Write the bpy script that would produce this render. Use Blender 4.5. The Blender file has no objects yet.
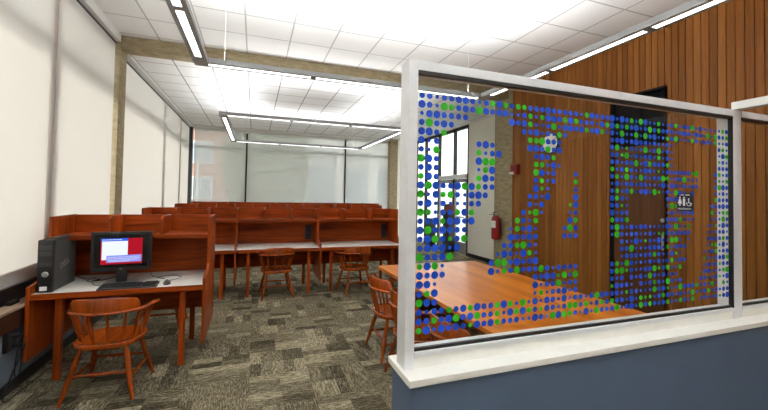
import bpy, bmesh, math, random
from math import sin, cos, pi, radians
from mathutils import Vector, Matrix
random.seed(7)
scene = bpy.context.scene
COL = scene.collection

# ------------------------------------------------------------------ node helpers
def new_mat(name):
    m = bpy.data.materials.new(name); m.use_nodes = True
    nt = m.node_tree; nt.nodes.clear()
    out = nt.nodes.new('ShaderNodeOutputMaterial')
    return m, nt, out

def nd(nt, t, **kw):
    n = nt.nodes.new(t)
    for k, v in kw.items():
        if k.startswith('i_'):
            key = k[2:]
            key = int(key) if key.isdigit() else key.replace('_', ' ')
            n.inputs[key].default_value = v
        else:
            setattr(n, k, v)
    return n

def mth(nt, op, a, b=None, c=None):
    n = nt.nodes.new('ShaderNodeMath'); n.operation = op
    for i, v in enumerate((a, b, c)):
        if v is None: continue
        if isinstance(v, (int, float)): n.inputs[i].default_value = v
        else: nt.links.new(v, n.inputs[i])
    return n.outputs[0]

def ramp(nt, fac, stops):
    n = nt.nodes.new('ShaderNodeValToRGB')
    el = n.color_ramp.elements
    while len(el) > 1: el.remove(el[-1])
    el[0].position = stops[0][0]; el[0].color = (*stops[0][1], 1)
    for p, c in stops[1:]:
        e = el.new(p); e.color = (*c, 1)
    nt.links.new(fac, n.inputs[0])
    return n.outputs[0]

def mixc(nt, fac, a, b, mode='MIX'):
    n = nt.nodes.new('ShaderNodeMix'); n.data_type = 'RGBA'; n.blend_type = mode
    for sock, v in ((n.inputs[0], fac), (n.inputs[6], a), (n.inputs[7], b)):
        if isinstance(v, (int, float)): sock.default_value = v
        elif isinstance(v, tuple): sock.default_value = (*v, 1)
        else: nt.links.new(v, sock)
    return n.outputs[2]

def principled(nt, out, color=None, rough=.5, metal=0., spec=.5, coat=0., normal=None):
    b = nt.nodes.new('ShaderNodeBsdfPrincipled')
    if color is not None:
        if isinstance(color, tuple): b.inputs['Base Color'].default_value = (*color, 1)
        else: nt.links.new(color, b.inputs['Base Color'])
    b.inputs['Roughness'].default_value = rough
    b.inputs['Metallic'].default_value = metal
    b.inputs['Specular IOR Level'].default_value = spec
    b.inputs['Coat Weight'].default_value = coat
    if normal is not None: nt.links.new(normal, b.inputs['Normal'])
    nt.links.new(b.outputs[0], out.inputs[0])
    return b

def objco(nt, scale=(1, 1, 1)):
    tc = nt.nodes.new('ShaderNodeTexCoord')
    mp = nt.nodes.new('ShaderNodeMapping'); mp.inputs['Scale'].default_value = scale
    nt.links.new(tc.outputs['Object'], mp.inputs[0])
    return mp.outputs[0]

def noise(nt, vec, scale=1., detail=4., rough=.55, dist=0.):
    n = nt.nodes.new('ShaderNodeTexNoise')
    n.inputs['Scale'].default_value = scale; n.inputs['Detail'].default_value = detail
    n.inputs['Roughness'].default_value = rough; n.inputs['Distortion'].default_value = dist
    nt.links.new(vec, n.inputs['Vector'])
    return n.outputs[0]

def bump(nt, h, strength=.2, dist=.01):
    b = nt.nodes.new('ShaderNodeBump'); b.inputs['Strength'].default_value = strength
    b.inputs['Distance'].default_value = dist
    nt.links.new(h, b.inputs['Height']); return b.outputs[0]

# ------------------------------------------------------------------ materials
def plain(name, c, rough=.5, metal=0., spec=.5, var=.06, vs=12., coat=0.):
    m, nt, out = new_mat(name)
    f = noise(nt, objco(nt), vs, 3)
    lo = tuple(x * (1 - var) for x in c); hi = tuple(min(1, x * (1 + var)) for x in c)
    principled(nt, out, ramp(nt, f, [(.3, lo), (.7, hi)]), rough, metal, spec, coat)
    return m

def wood(name, dark, light, axis, rough=.38, spec=.5, s=1., coat=0.):
    m, nt, out = new_mat(name)
    sc = [26 * s] * 3; sc[axis] = 1.6 * s
    v = objco(nt, tuple(sc))
    f = noise(nt, v, 1., 5, .6, .6)
    sc2 = [5 * s] * 3; sc2[axis] = .7 * s
    g = noise(nt, objco(nt, tuple(sc2)), 1., 3)
    fac = mth(nt, 'ADD', mth(nt, 'MULTIPLY', f, .6), mth(nt, 'MULTIPLY', g, .4))
    c = ramp(nt, fac, [(.32, dark), (.52, tuple((a + b) / 2 for a, b in zip(dark, light))), (.68, light)])
    principled(nt, out, c, rough, 0, spec * .6, coat, bump(nt, f, .05, .002))
    return m

M = {}
CW_D, CW_L = (.085, .012, .0015), (.56, .092, .009)
for ax, nm in enumerate('xyz'):
    M['carrel_' + nm] = wood('carrel_wood_' + nm, CW_D, CW_L, ax, .36, .3)
M['chair'] = wood('chair_wood', (.11, .017, .002), (.48, .088, .008), 2, .25, .6, 1.2, .12)
M['chair_seat'] = wood('chair_seat_wood', (.12, .019, .002), (.52, .098, .009), 1, .25, .6, 1., .12)
M['ledge'] = wood('ledge_wood', (.36, .25, .17), (.52, .39, .28), 1, .35)
M['trim_wood'] = wood('dark_trim_wood', (.035, .012, .006), (.08, .028, .012), 1, .5)
M['laminate'] = plain('desk_laminate', (.80, .78, .73), .42, 0, .4, .05, 60)
M['alu'] = plain('satin_aluminium', (.80, .81, .83), .38, .1, .5, .03, 20)
M['alu_dark'] = plain('lamp_grey_metal', (.34, .35, .36), .5, .1, .4, .05, 20)
M['sill'] = plain('cream_sill', (.90, .89, .84), .35, 0, .5, .03, 8)
M['bluegrey'] = plain('blue_grey_paint', (.105, .15, .235), .6, 0, .3, .05, 4)
M['wallblue'] = plain('window_wall_paint', (.16, .19, .24), .6, 0, .3, .05, 4)
M['white'] = plain('white_paint', (.72, .71, .67), .6, 0, .3, .02, 4)
M['offwhite'] = plain('offwhite_wall_paint', (.86, .84, .74), .6, 0, .3, .03, 2)
M['black'] = plain('black_plastic', (.012, .012, .013), .4, 0, .5, .1, 30)
M['charcoal'] = plain('charcoal_plastic', (.05, .05, .052), .42, 0, .5, .08, 40)
M['towergrey'] = plain('tower_side_metal', (.12, .126, .12), .42, .3, .5, .08, 30)
M['silver'] = plain('silver_plastic', (.5, .5, .5), .3, .6, .5, .03, 30)
M['rubber'] = plain('black_rubber', (.008, .008, .009), .55, 0, .4, .1, 30)
M['red'] = plain('red_enamel', (.28, .008, .008), .3, 0, .5, .08, 12)
M['maroon'] = plain('maroon_card', (.13, .018, .012), .6, 0, .4, .12, 14)
M['paper'] = plain('white_label', (.88, .88, .87), .6, 0, .3, .02, 9)
M['mullion'] = plain('bronze_mullion', (.02, .02, .02), .5, .2, .4, .1, 6)
M['tanmull'] = plain('tan_mullion', (.62, .54, .49), .5, .1, .4, .1, 6)
M['signblue'] = plain('sign_navy', (.004, .010, .04), .6, 0, .5, .05, 9)
M['greymetal'] = plain('grey_door_metal', (.36, .38, .38), .45, .2, .5, .04, 9)
M['bluevinyl'] = plain('blue_vinyl', (.006, .075, .60), .55, 0, .4, .04, 9)
M['greenvinyl'] = plain('green_vinyl', (.03, .48, .010), .55, 0, .4, .04, 9)
M['navyframe'] = plain('dark_door_frame', (.012, .013, .016), .8, 0, .1, .1, 9)
M['doorwood'] = wood('door_wood', (.07, .026, .01), (.15, .058, .022), 2, .35)
M['asphalt'] = plain('pavement', (.42, .41, .39), .9, 0, .2, .1, 1.5)
M['palewall'] = plain('pale_render', (.78, .77, .73), .8, 0, .2, .04, 1)
M['leaf'] = plain('leaf_green', (.26, .33, .18), .8, 0, .2, .4, 3)
M['bark'] = plain('bark', (.09, .06, .04), .9, 0, .2, .3, 8)
M['winglass'] = plain('outside_window_glass', (.38, .45, .52), .2, 0, .5, .1, 1)

def emis(name, c, s):
    m, nt, out = new_mat(name)
    e = nd(nt, 'ShaderNodeEmission'); e.inputs[0].default_value = (*c, 1); e.inputs[1].default_value = s
    nt.links.new(e.outputs[0], out.inputs[0]); return m
M['lens'] = emis('lamp_lens', (1, .98, .95), 2.6)
M['uplens'] = emis('lamp_upper_lens', (.97, .985, 1), 24); M['uplens_far'] = emis('far_lamp_upper_lens', (.97, .985, 1), 13)
M['scr_blue'] = emis('screen_blue', (.03, .1, .62), 0.50)
M['scr_white'] = emis('screen_white', (.80, .86, 1), 0.47)
M['scr_red'] = emis('screen_red', (.40, .008, .02), 0.47)
M['scr_lav'] = emis('screen_lavender', (.25, .28, .78), 0.47)
M['scr_text'] = emis('screen_text', (.8, .85, 1), 0.44)
M['scr_grey'] = emis('screen_grey_text', (.55, .6, .75), 0.44)

def m_tabletop():
    m, nt, out = new_mat('table_wood')
    tc = nt.nodes.new('ShaderNodeTexCoord')
    sp = nt.nodes.new('ShaderNodeSeparateXYZ'); nt.links.new(tc.outputs['Object'], sp.inputs[0])
    cell = mth(nt, 'FLOOR', mth(nt, 'MULTIPLY', sp.outputs[0], 1 / .115))
    off = mth(nt, 'MULTIPLY', cell, 3.7)
    cb = nt.nodes.new('ShaderNodeCombineXYZ')
    nt.links.new(mth(nt, 'MULTIPLY', sp.outputs[0], 26.), cb.inputs[0])
    nt.links.new(mth(nt, 'ADD', mth(nt, 'MULTIPLY', sp.outputs[1], 1.5), off), cb.inputs[1])
    f = noise(nt, cb.outputs[0], 1., 5, .6, .5)
    wn = nt.nodes.new('ShaderNodeTexWhiteNoise'); wn.noise_dimensions = '1D'
    nt.links.new(cell, wn.inputs['W'])
    fac = mth(nt, 'ADD', mth(nt, 'MULTIPLY', f, .7), mth(nt, 'MULTIPLY', wn.outputs[0], .3))
    c = ramp(nt, fac, [(.3, (.46, .115, .008)), (.75, (.76, .25, .026))])
    principled(nt, out, c, .3, 0, .4, .04)
    return m
M['table'] = m_tabletop()
M['tableedge'] = wood('table_edge_wood', (.16, .042, .009), (.30, .085, .02), 1, .35)

def m_wallboards():
    m, nt, out = new_mat('stained_wall_boards')
    tc = nt.nodes.new('ShaderNodeTexCoord')
    sp = nt.nodes.new('ShaderNodeSeparateXYZ'); nt.links.new(tc.outputs['Object'], sp.inputs[0])
    cell = mth(nt, 'FLOOR', mth(nt, 'MULTIPLY', mth(nt, 'ADD', sp.outputs[1], 20 - .0), 1 / .079))
    wn = nt.nodes.new('ShaderNodeTexWhiteNoise'); wn.noise_dimensions = '1D'
    nt.links.new(cell, wn.inputs['W'])
    cb = nt.nodes.new('ShaderNodeCombineXYZ')
    nt.links.new(mth(nt, 'MULTIPLY', sp.outputs[1], 45.), cb.inputs[0])
    nt.links.new(mth(nt, 'ADD', mth(nt, 'MULTIPLY', sp.outputs[2], 1.6), mth(nt, 'MULTIPLY', cell, 7.3)), cb.inputs[1])
    f = noise(nt, cb.outputs[0], 1., 5, .6, .8)
    fac = mth(nt, 'ADD', mth(nt, 'MULTIPLY', f, .68), mth(nt, 'MULTIPLY', wn.outputs[0], .32))
    c = ramp(nt, fac, [(.15, (.15, .05, .009)), (.5, (.29, .105, .021)), (.85, (.43, .175, .04))])
    principled(nt, out, c, .5, 0, .2, 0, bump(nt, f, .08, .003))
    return m
M['boards'] = m_wallboards()

def m_concrete():
    m, nt, out = new_mat('board_marked_concrete')
    f = noise(nt, objco(nt, (3, 3, 9)), 2., 6, .65)
    g = noise(nt, objco(nt), 40., 4, .7)
    fac = mth(nt, 'ADD', mth(nt, 'MULTIPLY', f, .65), mth(nt, 'MULTIPLY', g, .35))
    c = ramp(nt, fac, [(.3, (.21, .165, .09)), (.55, (.37, .305, .19)), (.75, (.52, .45, .30))])
    principled(nt, out, c, .85, 0, .2, 0, bump(nt, g, .3, .004))
    return m
M['concrete'] = m_concrete()

def m_carpet():
    m, nt, out = new_mat('carpet_tiles')
    tc = nt.nodes.new('ShaderNodeTexCoord')
    sp = nt.nodes.new('ShaderNodeSeparateXYZ'); nt.links.new(tc.outputs['Object'], sp.inputs[0])
    S = .5
    X = mth(nt, 'MULTIPLY', sp.outputs[0], 1 / S); Y = mth(nt, 'MULTIPLY', mth(nt, 'ADD', sp.outputs[1], .1), 1 / S)
    cx, cy = mth(nt, 'FLOOR', X), mth(nt, 'FLOOR', Y)
    par = mth(nt, 'MODULO', mth(nt, 'ABSOLUTE', mth(nt, 'ADD', cx, cy)), 2.)
    fx, fy = mth(nt, 'FRACT', X), mth(nt, 'FRACT', Y)
    inv = mth(nt, 'SUBTRACT', 1., par)
    u = mth(nt, 'ADD', mth(nt, 'MULTIPLY', fx, inv), mth(nt, 'MULTIPLY', fy, par))   # along streak
    v = mth(nt, 'ADD', mth(nt, 'MULTIPLY', fy, inv), mth(nt, 'MULTIPLY', fx, par))   # across
    seed = mth(nt, 'ADD', mth(nt, 'MULTIPLY', cx, 13.7), mth(nt, 'MULTIPLY', cy, 5.3))
    def co(a, b):
        cb = nt.nodes.new('ShaderNodeCombineXYZ')
        nt.links.new(mth(nt, 'MULTIPLY', u, a), cb.inputs[0])
        nt.links.new(mth(nt, 'MULTIPLY', v, b), cb.inputs[1])
        nt.links.new(seed, cb.inputs[2]); return cb.outputs[0]
    streak = noise(nt, co(9., 64.), 1., 4, .75)
    # woven blocks: some bars of a tile are darker
    bu, bv = mth(nt, 'FLOOR', mth(nt, 'MULTIPLY', u, 2.)), mth(nt, 'FLOOR', mth(nt, 'MULTIPLY', v, 5.))
    wn = nt.nodes.new('ShaderNodeTexWhiteNoise'); wn.noise_dimensions = '3D'
    cb = nt.nodes.new('ShaderNodeCombineXYZ')
    nt.links.new(bu, cb.inputs[0]); nt.links.new(bv, cb.inputs[1]); nt.links.new(seed, cb.inputs[2])
    nt.links.new(cb.outputs[0], wn.inputs['Vector'])
    blk = ramp(nt, wn.outputs[0], [(0, (.42, .42, .42)), (.06, (.42, .42, .42)), (.065, (.56, .52, .52)), (.16, (.58, .58, .58)), (.165, (.74, .74, .74)), (.8, (.82, .82, .82)), (.82, (1, 1, 1))])
    big = noise(nt, objco(nt), 1.3, 2)
    fine = noise(nt, objco(nt), 110., 3, .8)
    fac = mth(nt, 'ADD', mth(nt, 'MULTIPLY', streak, .85), mth(nt, 'MULTIPLY', fine, .5))
    fac = mth(nt, 'ADD', fac, mth(nt, 'MULTIPLY', blk, .28))
    fac = mth(nt, 'ADD', fac, mth(nt, 'MULTIPLY', big, .12))
    c = ramp(nt, mth(nt, 'SUBTRACT', fac, .575), [(.22, (.022, .018, .012)), (.36, (.12, .102, .064)), (.47, (.31, .27, .178)), (.60, (.66, .595, .43))])
    principled(nt, out, c, .95, 0, .1, 0, bump(nt, fine, .5, .004))
    return m
M['carpet'] = m_carpet()

def m_ceiling(P, px, py, lc=(.37, .36, .34)):
    m, nt, out = new_mat('ceiling_tiles')
    tc = nt.nodes.new('ShaderNodeTexCoord')
    sp = nt.nodes.new('ShaderNodeSeparateXYZ'); nt.links.new(tc.outputs['Object'], sp.inputs[0])
    def line(s, ph, w):
        f = mth(nt, 'FRACT', mth(nt, 'MULTIPLY', mth(nt, 'ADD', s, 50 * P - ph), 1 / P))
        d = mth(nt, 'ABSOLUTE', mth(nt, 'SUBTRACT', f, .5))
        return mth(nt, 'GREATER_THAN', d, .5 - w)
    l = mth(nt, 'MAXIMUM', line(sp.outputs[0], px, .017), line(sp.outputs[1], py, .017))
    sk = noise(nt, objco(nt), 160., 3, .7)
    base = ramp(nt, sk, [(.3, (.80, .80, .775)), (.7, (.87, .87, .85))])
    c = mixc(nt, l, base, lc)
    principled(nt, out, c, .9, 0, .1)
    return m
M['ceiling'] = m_ceiling(.59, 1.02, 3.555, (.50, .49, .475)); M['ceiling_low'] = m_ceiling(.542, .94, 6.51, (.30, .29, .28))

def m_fabric(name, c, transl, transp, see=None):
    m, nt, out = new_mat(name)
    v = objco(nt, (1, 1, 1)); f = noise(nt, v, 300., 2)
    col = ramp(nt, f, [(.3, tuple(x * .96 for x in c)), (.7, c)])
    d = nd(nt, 'ShaderNodeBsdfDiffuse'); nt.links.new(col, d.inputs[0])
    t = nd(nt, 'ShaderNodeBsdfTranslucent'); nt.links.new(col, t.inputs[0])
    mx = nd(nt, 'ShaderNodeMixShader'); mx.inputs[0].default_value = transl
    nt.links.new(d.outputs[0], mx.inputs[1]); nt.links.new(t.outputs[0], mx.inputs[2])
    last = mx.outputs[0]
    if transp:
        tr = nd(nt, 'ShaderNodeBsdfTransparent')
        mx2 = nd(nt, 'ShaderNodeMixShader'); mx2.inputs[0].default_value = transp
        nt.links.new(last, mx2.inputs[1]); nt.links.new(tr.outputs[0], mx2.inputs[2]); last = mx2.outputs[0]
    nt.links.new(last, out.inputs[0]); return m
M['blind'] = m_fabric('cream_blind_fabric', (.82, .795, .755), .45, .0)
M['screen'] = m_fabric('grey_screen_fabric', (.66, .67, .64), .22, .36)

def m_glass():
    m, nt, out = new_mat('clear_glass')
    tr = nd(nt, 'ShaderNodeBsdfTransparent'); tr.inputs[0].default_value = (.95, .965, .955, 1)
    gl = nd(nt, 'ShaderNodeBsdfGlossy'); gl.inputs['Roughness'].default_value = .0
    gl.inputs[0].default_value = (.45, .45, .45, 1)
    fr = nd(nt, 'ShaderNodeFresnel'); fr.inputs[0].default_value = 1.45
    geo = nd(nt, 'ShaderNodeNewGeometry')
    fac = mth(nt, 'MULTIPLY', fr.outputs[0], mth(nt, 'SUBTRACT', 1., geo.outputs['Backfacing']))
    mx = nd(nt, 'ShaderNodeMixShader'); nt.links.new(fac, mx.inputs[0])
    nt.links.new(tr.outputs[0], mx.inputs[1]); nt.links.new(gl.outputs[0], mx.inputs[2])
    nt.links.new(mx.outputs[0], out.inputs[0]); return m
M['glass'] = m_glass()

def m_brick():
    m, nt, out = new_mat('red_brick')
    b = nt.nodes.new('ShaderNodeTexBrick')
    b.inputs['Color1'].default_value = (.42, .17, .11, 1); b.inputs['Color2'].default_value = (.5, .22, .15, 1)
    b.inputs['Mortar'].default_value = (.55, .5, .45, 1); b.inputs['Scale'].default_value = 3.
    tc = nt.nodes.new('ShaderNodeTexCoord'); mp = nt.nodes.new('ShaderNodeMapping')
    mp.inputs['Rotation'].default_value = (pi / 2, 0, 0)
    nt.links.new(tc.outputs['Object'], mp.inputs[0]); nt.links.new(mp.outputs[0], b.inputs['Vector'])
    principled(nt, out, b.outputs[0], .9, 0, .2); return m
M['brick'] = m_brick()

# ------------------------------------------------------------------ mesh builder
class MB:
    def __init__(self): self.bm = bmesh.new()
    def box(self, x0, x1, y0, y1, z0, z1, rot=None, bev=0.):
        bm2 = bmesh.new()
        vs = [bm2.verts.new((x, y, z)) for x in (x0, x1) for y in (y0, y1) for z in (z0, z1)]
        for f in ((0, 1, 3, 2), (4, 6, 7, 5), (0, 4, 5, 1), (2, 3, 7, 6), (0, 2, 6, 4), (1, 5, 7, 3)):
            bm2.faces.new([vs[i] for i in f])
        if bev: bmesh.ops.bevel(bm2, geom=bm2.edges[:], offset=bev, segments=2, affect='EDGES', profile=.6)
        if rot is not None: bmesh.ops.transform(bm2, matrix=rot, verts=bm2.verts[:])
        self._join(bm2); return self
    def _join(self, b2):
        bmesh.ops.recalc_face_normals(b2, faces=b2.faces[:])
        me = bpy.data.meshes.new('tmp'); b2.to_mesh(me); b2.free()
        self.bm.from_mesh(me); bpy.data.meshes.remove(me)
    def prism(self, pts, axis, a, b, bev=0.):
        """polygon of 2D points extruded along an axis (0: pts=(y,z), 1: pts=(x,z), 2: pts=(x,y))"""
        b2 = bmesh.new()
        def mk(p, t):
            return {0: (t, p[0], p[1]), 1: (p[0], t, p[1]), 2: (p[0], p[1], t)}[axis]
        A = [b2.verts.new(mk(p, a)) for p in pts]; B = [b2.verts.new(mk(p, b)) for p in pts]
        b2.faces.new(A); b2.faces.new(B[::-1])
        n = len(pts)
        for i in range(n): b2.faces.new((A[i], B[i], B[(i + 1) % n], A[(i + 1) % n]))
        if bev: bmesh.ops.bevel(b2, geom=b2.edges[:], offset=bev, segments=2, affect='EDGES', profile=.6)
        self._join(b2); return self
    def rod(self, p, q, prof, n=12):
        """turned rod: prof = [(t, radius)...] between p and q"""
        p, q = Vector(p), Vector(q); d = (q - p)
        a = d.normalized().orthogonal().normalized(); c = d.normalized().cross(a)
        b2 = bmesh.new(); rings = []
        for t, r in prof:
            o = p + d * t
            rings.append([b2.verts.new(o + a * (r * cos(2 * pi * k / n)) + c * (r * sin(2 * pi * k / n))) for k in range(n)])
        for A, B in zip(rings, rings[1:]):
            for k in range(n): b2.faces.new((A[k], A[(k + 1) % n], B[(k + 1) % n], B[k]))
        b2.faces.new(rings[0][::-1]); b2.faces.new(rings[-1])
        self._join(b2); return self
    def cyl(self, p, q, r, n=16): return self.rod(p, q, [(0, r), (1, r)], n)
    def lathe(self, cx, cy, prof, n=24, axis='z', cz=0):
        b2 = bmesh.new(); rings = []
        for r, z in prof:
            ring = []
            for k in range(n):
                a = 2 * pi * k / n
                if axis == 'z': co = (cx + r * cos(a), cy + r * sin(a), cz + z)
                else: co = (cx + z, cy + r * cos(a), cz + r * sin(a))
                ring.append(b2.verts.new(co))
            rings.append(ring)
        for A, B in zip(rings, rings[1:]):
            for k in range(n): b2.faces.new((A[k], A[(k + 1) % n], B[(k + 1) % n], B[k]))
        b2.faces.new(rings[0][::-1]); b2.faces.new(rings[-1])
        self._join(b2); return self
    def sweep(self, path, sect, up=(0, 0, 1), close=True):
        """sections (list of 2D outlines, one per path point: (side, up)) along a path"""
        b2 = bmesh.new(); rings = []; n = len(path); P = [Vector(p) for p in path]; up = Vector(up)
        for i, p in enumerate(P):
            t = (P[min(i + 1, n - 1)] - P[max(i - 1, 0)]).normalized()
            s = t.cross(up)
            s = s.normalized() if s.length > 1e-4 else Vector((1, 0, 0))
            u = s.cross(t).normalized()
            sc = sect[i] if isinstance(sect[0], list) else sect
            rings.append([b2.verts.new(p + s * a + u * b) for a, b in sc])
        m = len(rings[0])
        for A, B in zip(rings, rings[1:]):
            for k in range(m): b2.faces.new((A[k], A[(k + 1) % m], B[(k + 1) % m], B[k]))
        b2.faces.new(rings[0][::-1]); b2.faces.new(rings[-1])
        self._join(b2); return self
    def tube(self, path, r, n=8):
        return self.sweep(path, [(r * cos(2 * pi * k / n), r * sin(2 * pi * k / n)) for k in range(n)])
    def build(self, name, mat, parent=None, smooth=35, loc=None):
        me = bpy.data.meshes.new(name)
        self.bm.to_mesh(me); self.bm.free()
        me.materials.append(mat)
        if smooth:
            for p in me.polygons: p.use_smooth = True
            try: me.set_sharp_from_angle(angle=radians(smooth))
            except Exception: pass
        o = bpy.data.objects.new(name, me); COL.objects.link(o)
        if parent is not None: o.parent = parent
        if loc is not None: o.location = loc
        return o

def thing(name, label, cat, loc=(0, 0, 0), rz=0., group=None):
    o = bpy.data.objects.new(name, None); COL.objects.link(o); o.empty_display_size = .1
    o.location = loc; o.rotation_euler = (0, 0, rz); tag(o, label, cat, group); return o
def tag(o, label, cat, group=None):
    o['label'] = label; o['category'] = cat
    if group: o['group'] = group
    return o
def struct(o, label=None, cat=None):
    o['kind'] = 'structure'
    if label: o['label'] = label
    if cat: o['category'] = cat
    return o
def dup(root, loc, rz, label, group=None):
    r = root.copy(); COL.objects.link(r); r.location = loc; r.rotation_euler = (0, 0, rz); r['label'] = label
    if group: r['group'] = group
    for ch in list(root.children):
        c = ch.copy(); COL.objects.link(c); c.parent = r
        for g in list(ch.children):
            d = g.copy(); COL.objects.link(d); d.parent = c
    return r
def text_mesh(body, size, mat, name, parent, mw, extr=.0006):
    cu = bpy.data.curves.new('txt', 'FONT'); cu.body = body; cu.size = size; cu.extrude = extr
    cu.align_x = 'CENTER'; cu.align_y = 'CENTER'
    t = bpy.data.objects.new('txt', cu); COL.objects.link(t)
    bpy.context.view_layer.update()
    me = bpy.data.meshes.new_from_object(t.evaluated_get(bpy.context.evaluated_depsgraph_get()))
    bpy.data.objects.remove(t); bpy.data.curves.remove(cu)
    me.transform(mw); me.materials.clear(); me.materials.append(mat)
    o = bpy.data.objects.new(name, me); COL.objects.link(o); o.parent = parent; return o

# ------------------------------------------------------------------ camera
H = 1.6
def set_camera():
    yaw, pitch, roll = radians(19.66), radians(1.447), radians(1.035)
    r = Vector((cos(yaw), -sin(yaw), 0)); f = Vector((sin(yaw), cos(yaw), 0)); u = Vector((0, 0, 1))
    f2 = f * cos(pitch) + u * sin(pitch); u2 = u * cos(pitch) - f * sin(pitch)
    r3 = r * cos(roll) + u2 * sin(roll); u3 = u2 * cos(roll) - r * sin(roll)
    cd = bpy.data.cameras.new('camera'); cam = bpy.data.objects.new('camera', cd); COL.objects.link(cam)
    cd.sensor_width = 36; cd.sensor_fit = 'HORIZONTAL'; cd.lens = 362.5 * 36 / 768
    cd.shift_y = -18 / 768; cd.clip_start = .05; cd.clip_end = 500
    m = Matrix((r3, u3, -f2)).transposed().to_4x4(); m.translation = Vector((0, 0, H))
    cam.matrix_world = m; scene.camera = cam
set_camera()

# ------------------------------------------------------------------ room shell
ZC = 3.80; XL = -1.78; XR = 4.8; YB = 12.2; YF = -6.4; XR2 = 5.52
struct(MB().box(-2.1, 5.75, YF - .2, YB + .2, -.06, 0).build('floor', M['carpet'], smooth=0))
struct(MB().box(-2.1, 5.75, YF - .2, YB + .2, ZC, ZC + .06).build('ceiling', M['ceiling'], smooth=0))
ZF = 3.62   # the ceiling beyond the beam is a little lower
struct(MB().box(-2.0, 5.75, 6.25, YB + .2, ZF, ZC).build('ceiling', M['ceiling_low'], smooth=0))
struct(MB().box(-2.1, 5.75, YF - .2, YF, 0, ZC).build('wall_rear', M['offwhite'], smooth=0))
# low wall below the left windows and the ledge on it
struct(MB().box(-1.98, XL, YF, YB, 0, .50).build('wall_left', M['wallblue'], smooth=0))
lw = MB().box(-1.94, -1.745, YF, 5.9, .645, .67, bev=.004)
lw.box(-1.94, -1.745, 6.3, YB - .02, .645, .67, bev=.004)
struct(lw.build('trim_1', M['ledge'], smooth=0))
struct(MB().box(-1.94, -1.752, YF, YB - .02, .50, .645).build('trim_2', M['trim_wood'], smooth=0))
struct(MB().box(XL, XL + .012, YF, YB, 0, .09).build('baseboard_left', M['black'], smooth=0))
# white valance along the left windows under the ceiling
v = MB()
v.box(-1.93, -1.81, YF, 5.98, 3.69, ZC, bev=.004); v.box(-1.93, -1.77, 6.29, YB - .05, 3.575, ZF, bev=.004)
struct(v.build('trim_3', M['white'], smooth=0))
# concrete beam and pillars
struct(MB().box(-1.95, XR + .6, 6.02, 6.25, 3.615, ZC).build('beam', M['concrete'], smooth=0), 'rough tan concrete beam crossing the ceiling', 'beam')
struct(MB().box(-1.97, -1.822, 6.0, 6.28, 0, ZC).build('pillar', M['concrete'], smooth=0), 'tan concrete pillar between the left window bays', 'pillar')
struct(MB().box(XR - .005, XR + .5, 5.9, 6.46, 0, ZC).build('pillar', M['concrete'], smooth=0), 'tan concrete pillar at the end of the wood wall', 'pillar')
struct(MB().box(4.50, 4.78, YB - .22, YB + .1, 0, ZC).build('pillar', M['concrete'], smooth=0), 'tan concrete pillar at right end of back window', 'pillar')
struct(MB().box(-1.97, -1.79, YB - .06, YB + .15, 0, ZC).build('pillar', M['mullion'], smooth=0), 'dark corner post where left and back windows meet', 'pillar')

# left windows: frame and spandrel, outside canopy
def left_window(n, y0, y1, mulls):
    w = MB()
    w.box(-1.98, -1.855, y0, y1, .67, .80); w.box(-1.98, -1.93, y0, y1, 2.98, 3.06); w.box(-1.98, -1.93, y0, y1, 3.56, ZC)
    root = struct(w.build('window_%d' % n, M['black'], smooth=0))
    for y in mulls: MB().box(-1.98, -1.880, y - .07, y + .09, .80, 3.56).build('mullion', M['tanmull'], root, 0)
    MB().box(-1.93, -1.885, y0, y1, .80, .93).build('sill_rail', M['white'], root, 0)
    MB().box(-1.965, -1.955, y0, y1, .80, 3.56).build('glass_pane', M['glass'], root, 0)
left_window(1, YF, 5.97, (-4, -1.2, 1.6, 4.40)); left_window(2, 6.28, YB - .1, (9.0, 10.78))
struct(MB().box(-2.58, -1.99, YF - .2, YB + .2, ZC, ZC + .12).build('canopy', M['white'], smooth=0), 'white canopy slab outside the left windows', 'canopy')

def blind(y0, y1, label, zt=3.685, zb=.905):
    t = thing('roller_blind', label, 'blind', (-1.87, (y0 + y1) / 2, zb), 0, 'cream roller blinds on the left windows')
    h = (y1 - y0) / 2
    MB().box(-.002, .002, -h, h, .02, zt - zb).build('fabric', M['blind'], t, 0)
    MB().box(-.008, .008, -h, h, 0, .022, bev=.003).build('hem_bar', M['white'], t, 0)
    MB().cyl((0, -h, zt - zb - .014), (0, h, zt - zb - .014), .014, 12).build('roller', M['black'], t)
blind(YF + .02, 1.565, 'long cream roller blind beside the camera, outside the left edge of the picture')
blind(1.635, 4.365, 'wide cream roller blind at the left picture edge, left of the tan window post')
blind(4.435, 5.96, 'narrow cream roller blind between the tan window post and concrete pillar')
blind(6.30, 10.745, 'wide cream roller blind just beyond the concrete pillar on the left', 3.57)
blind(10.815, YB - .12, 'narrow cream roller blind in the far left corner', 3.57)

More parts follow.
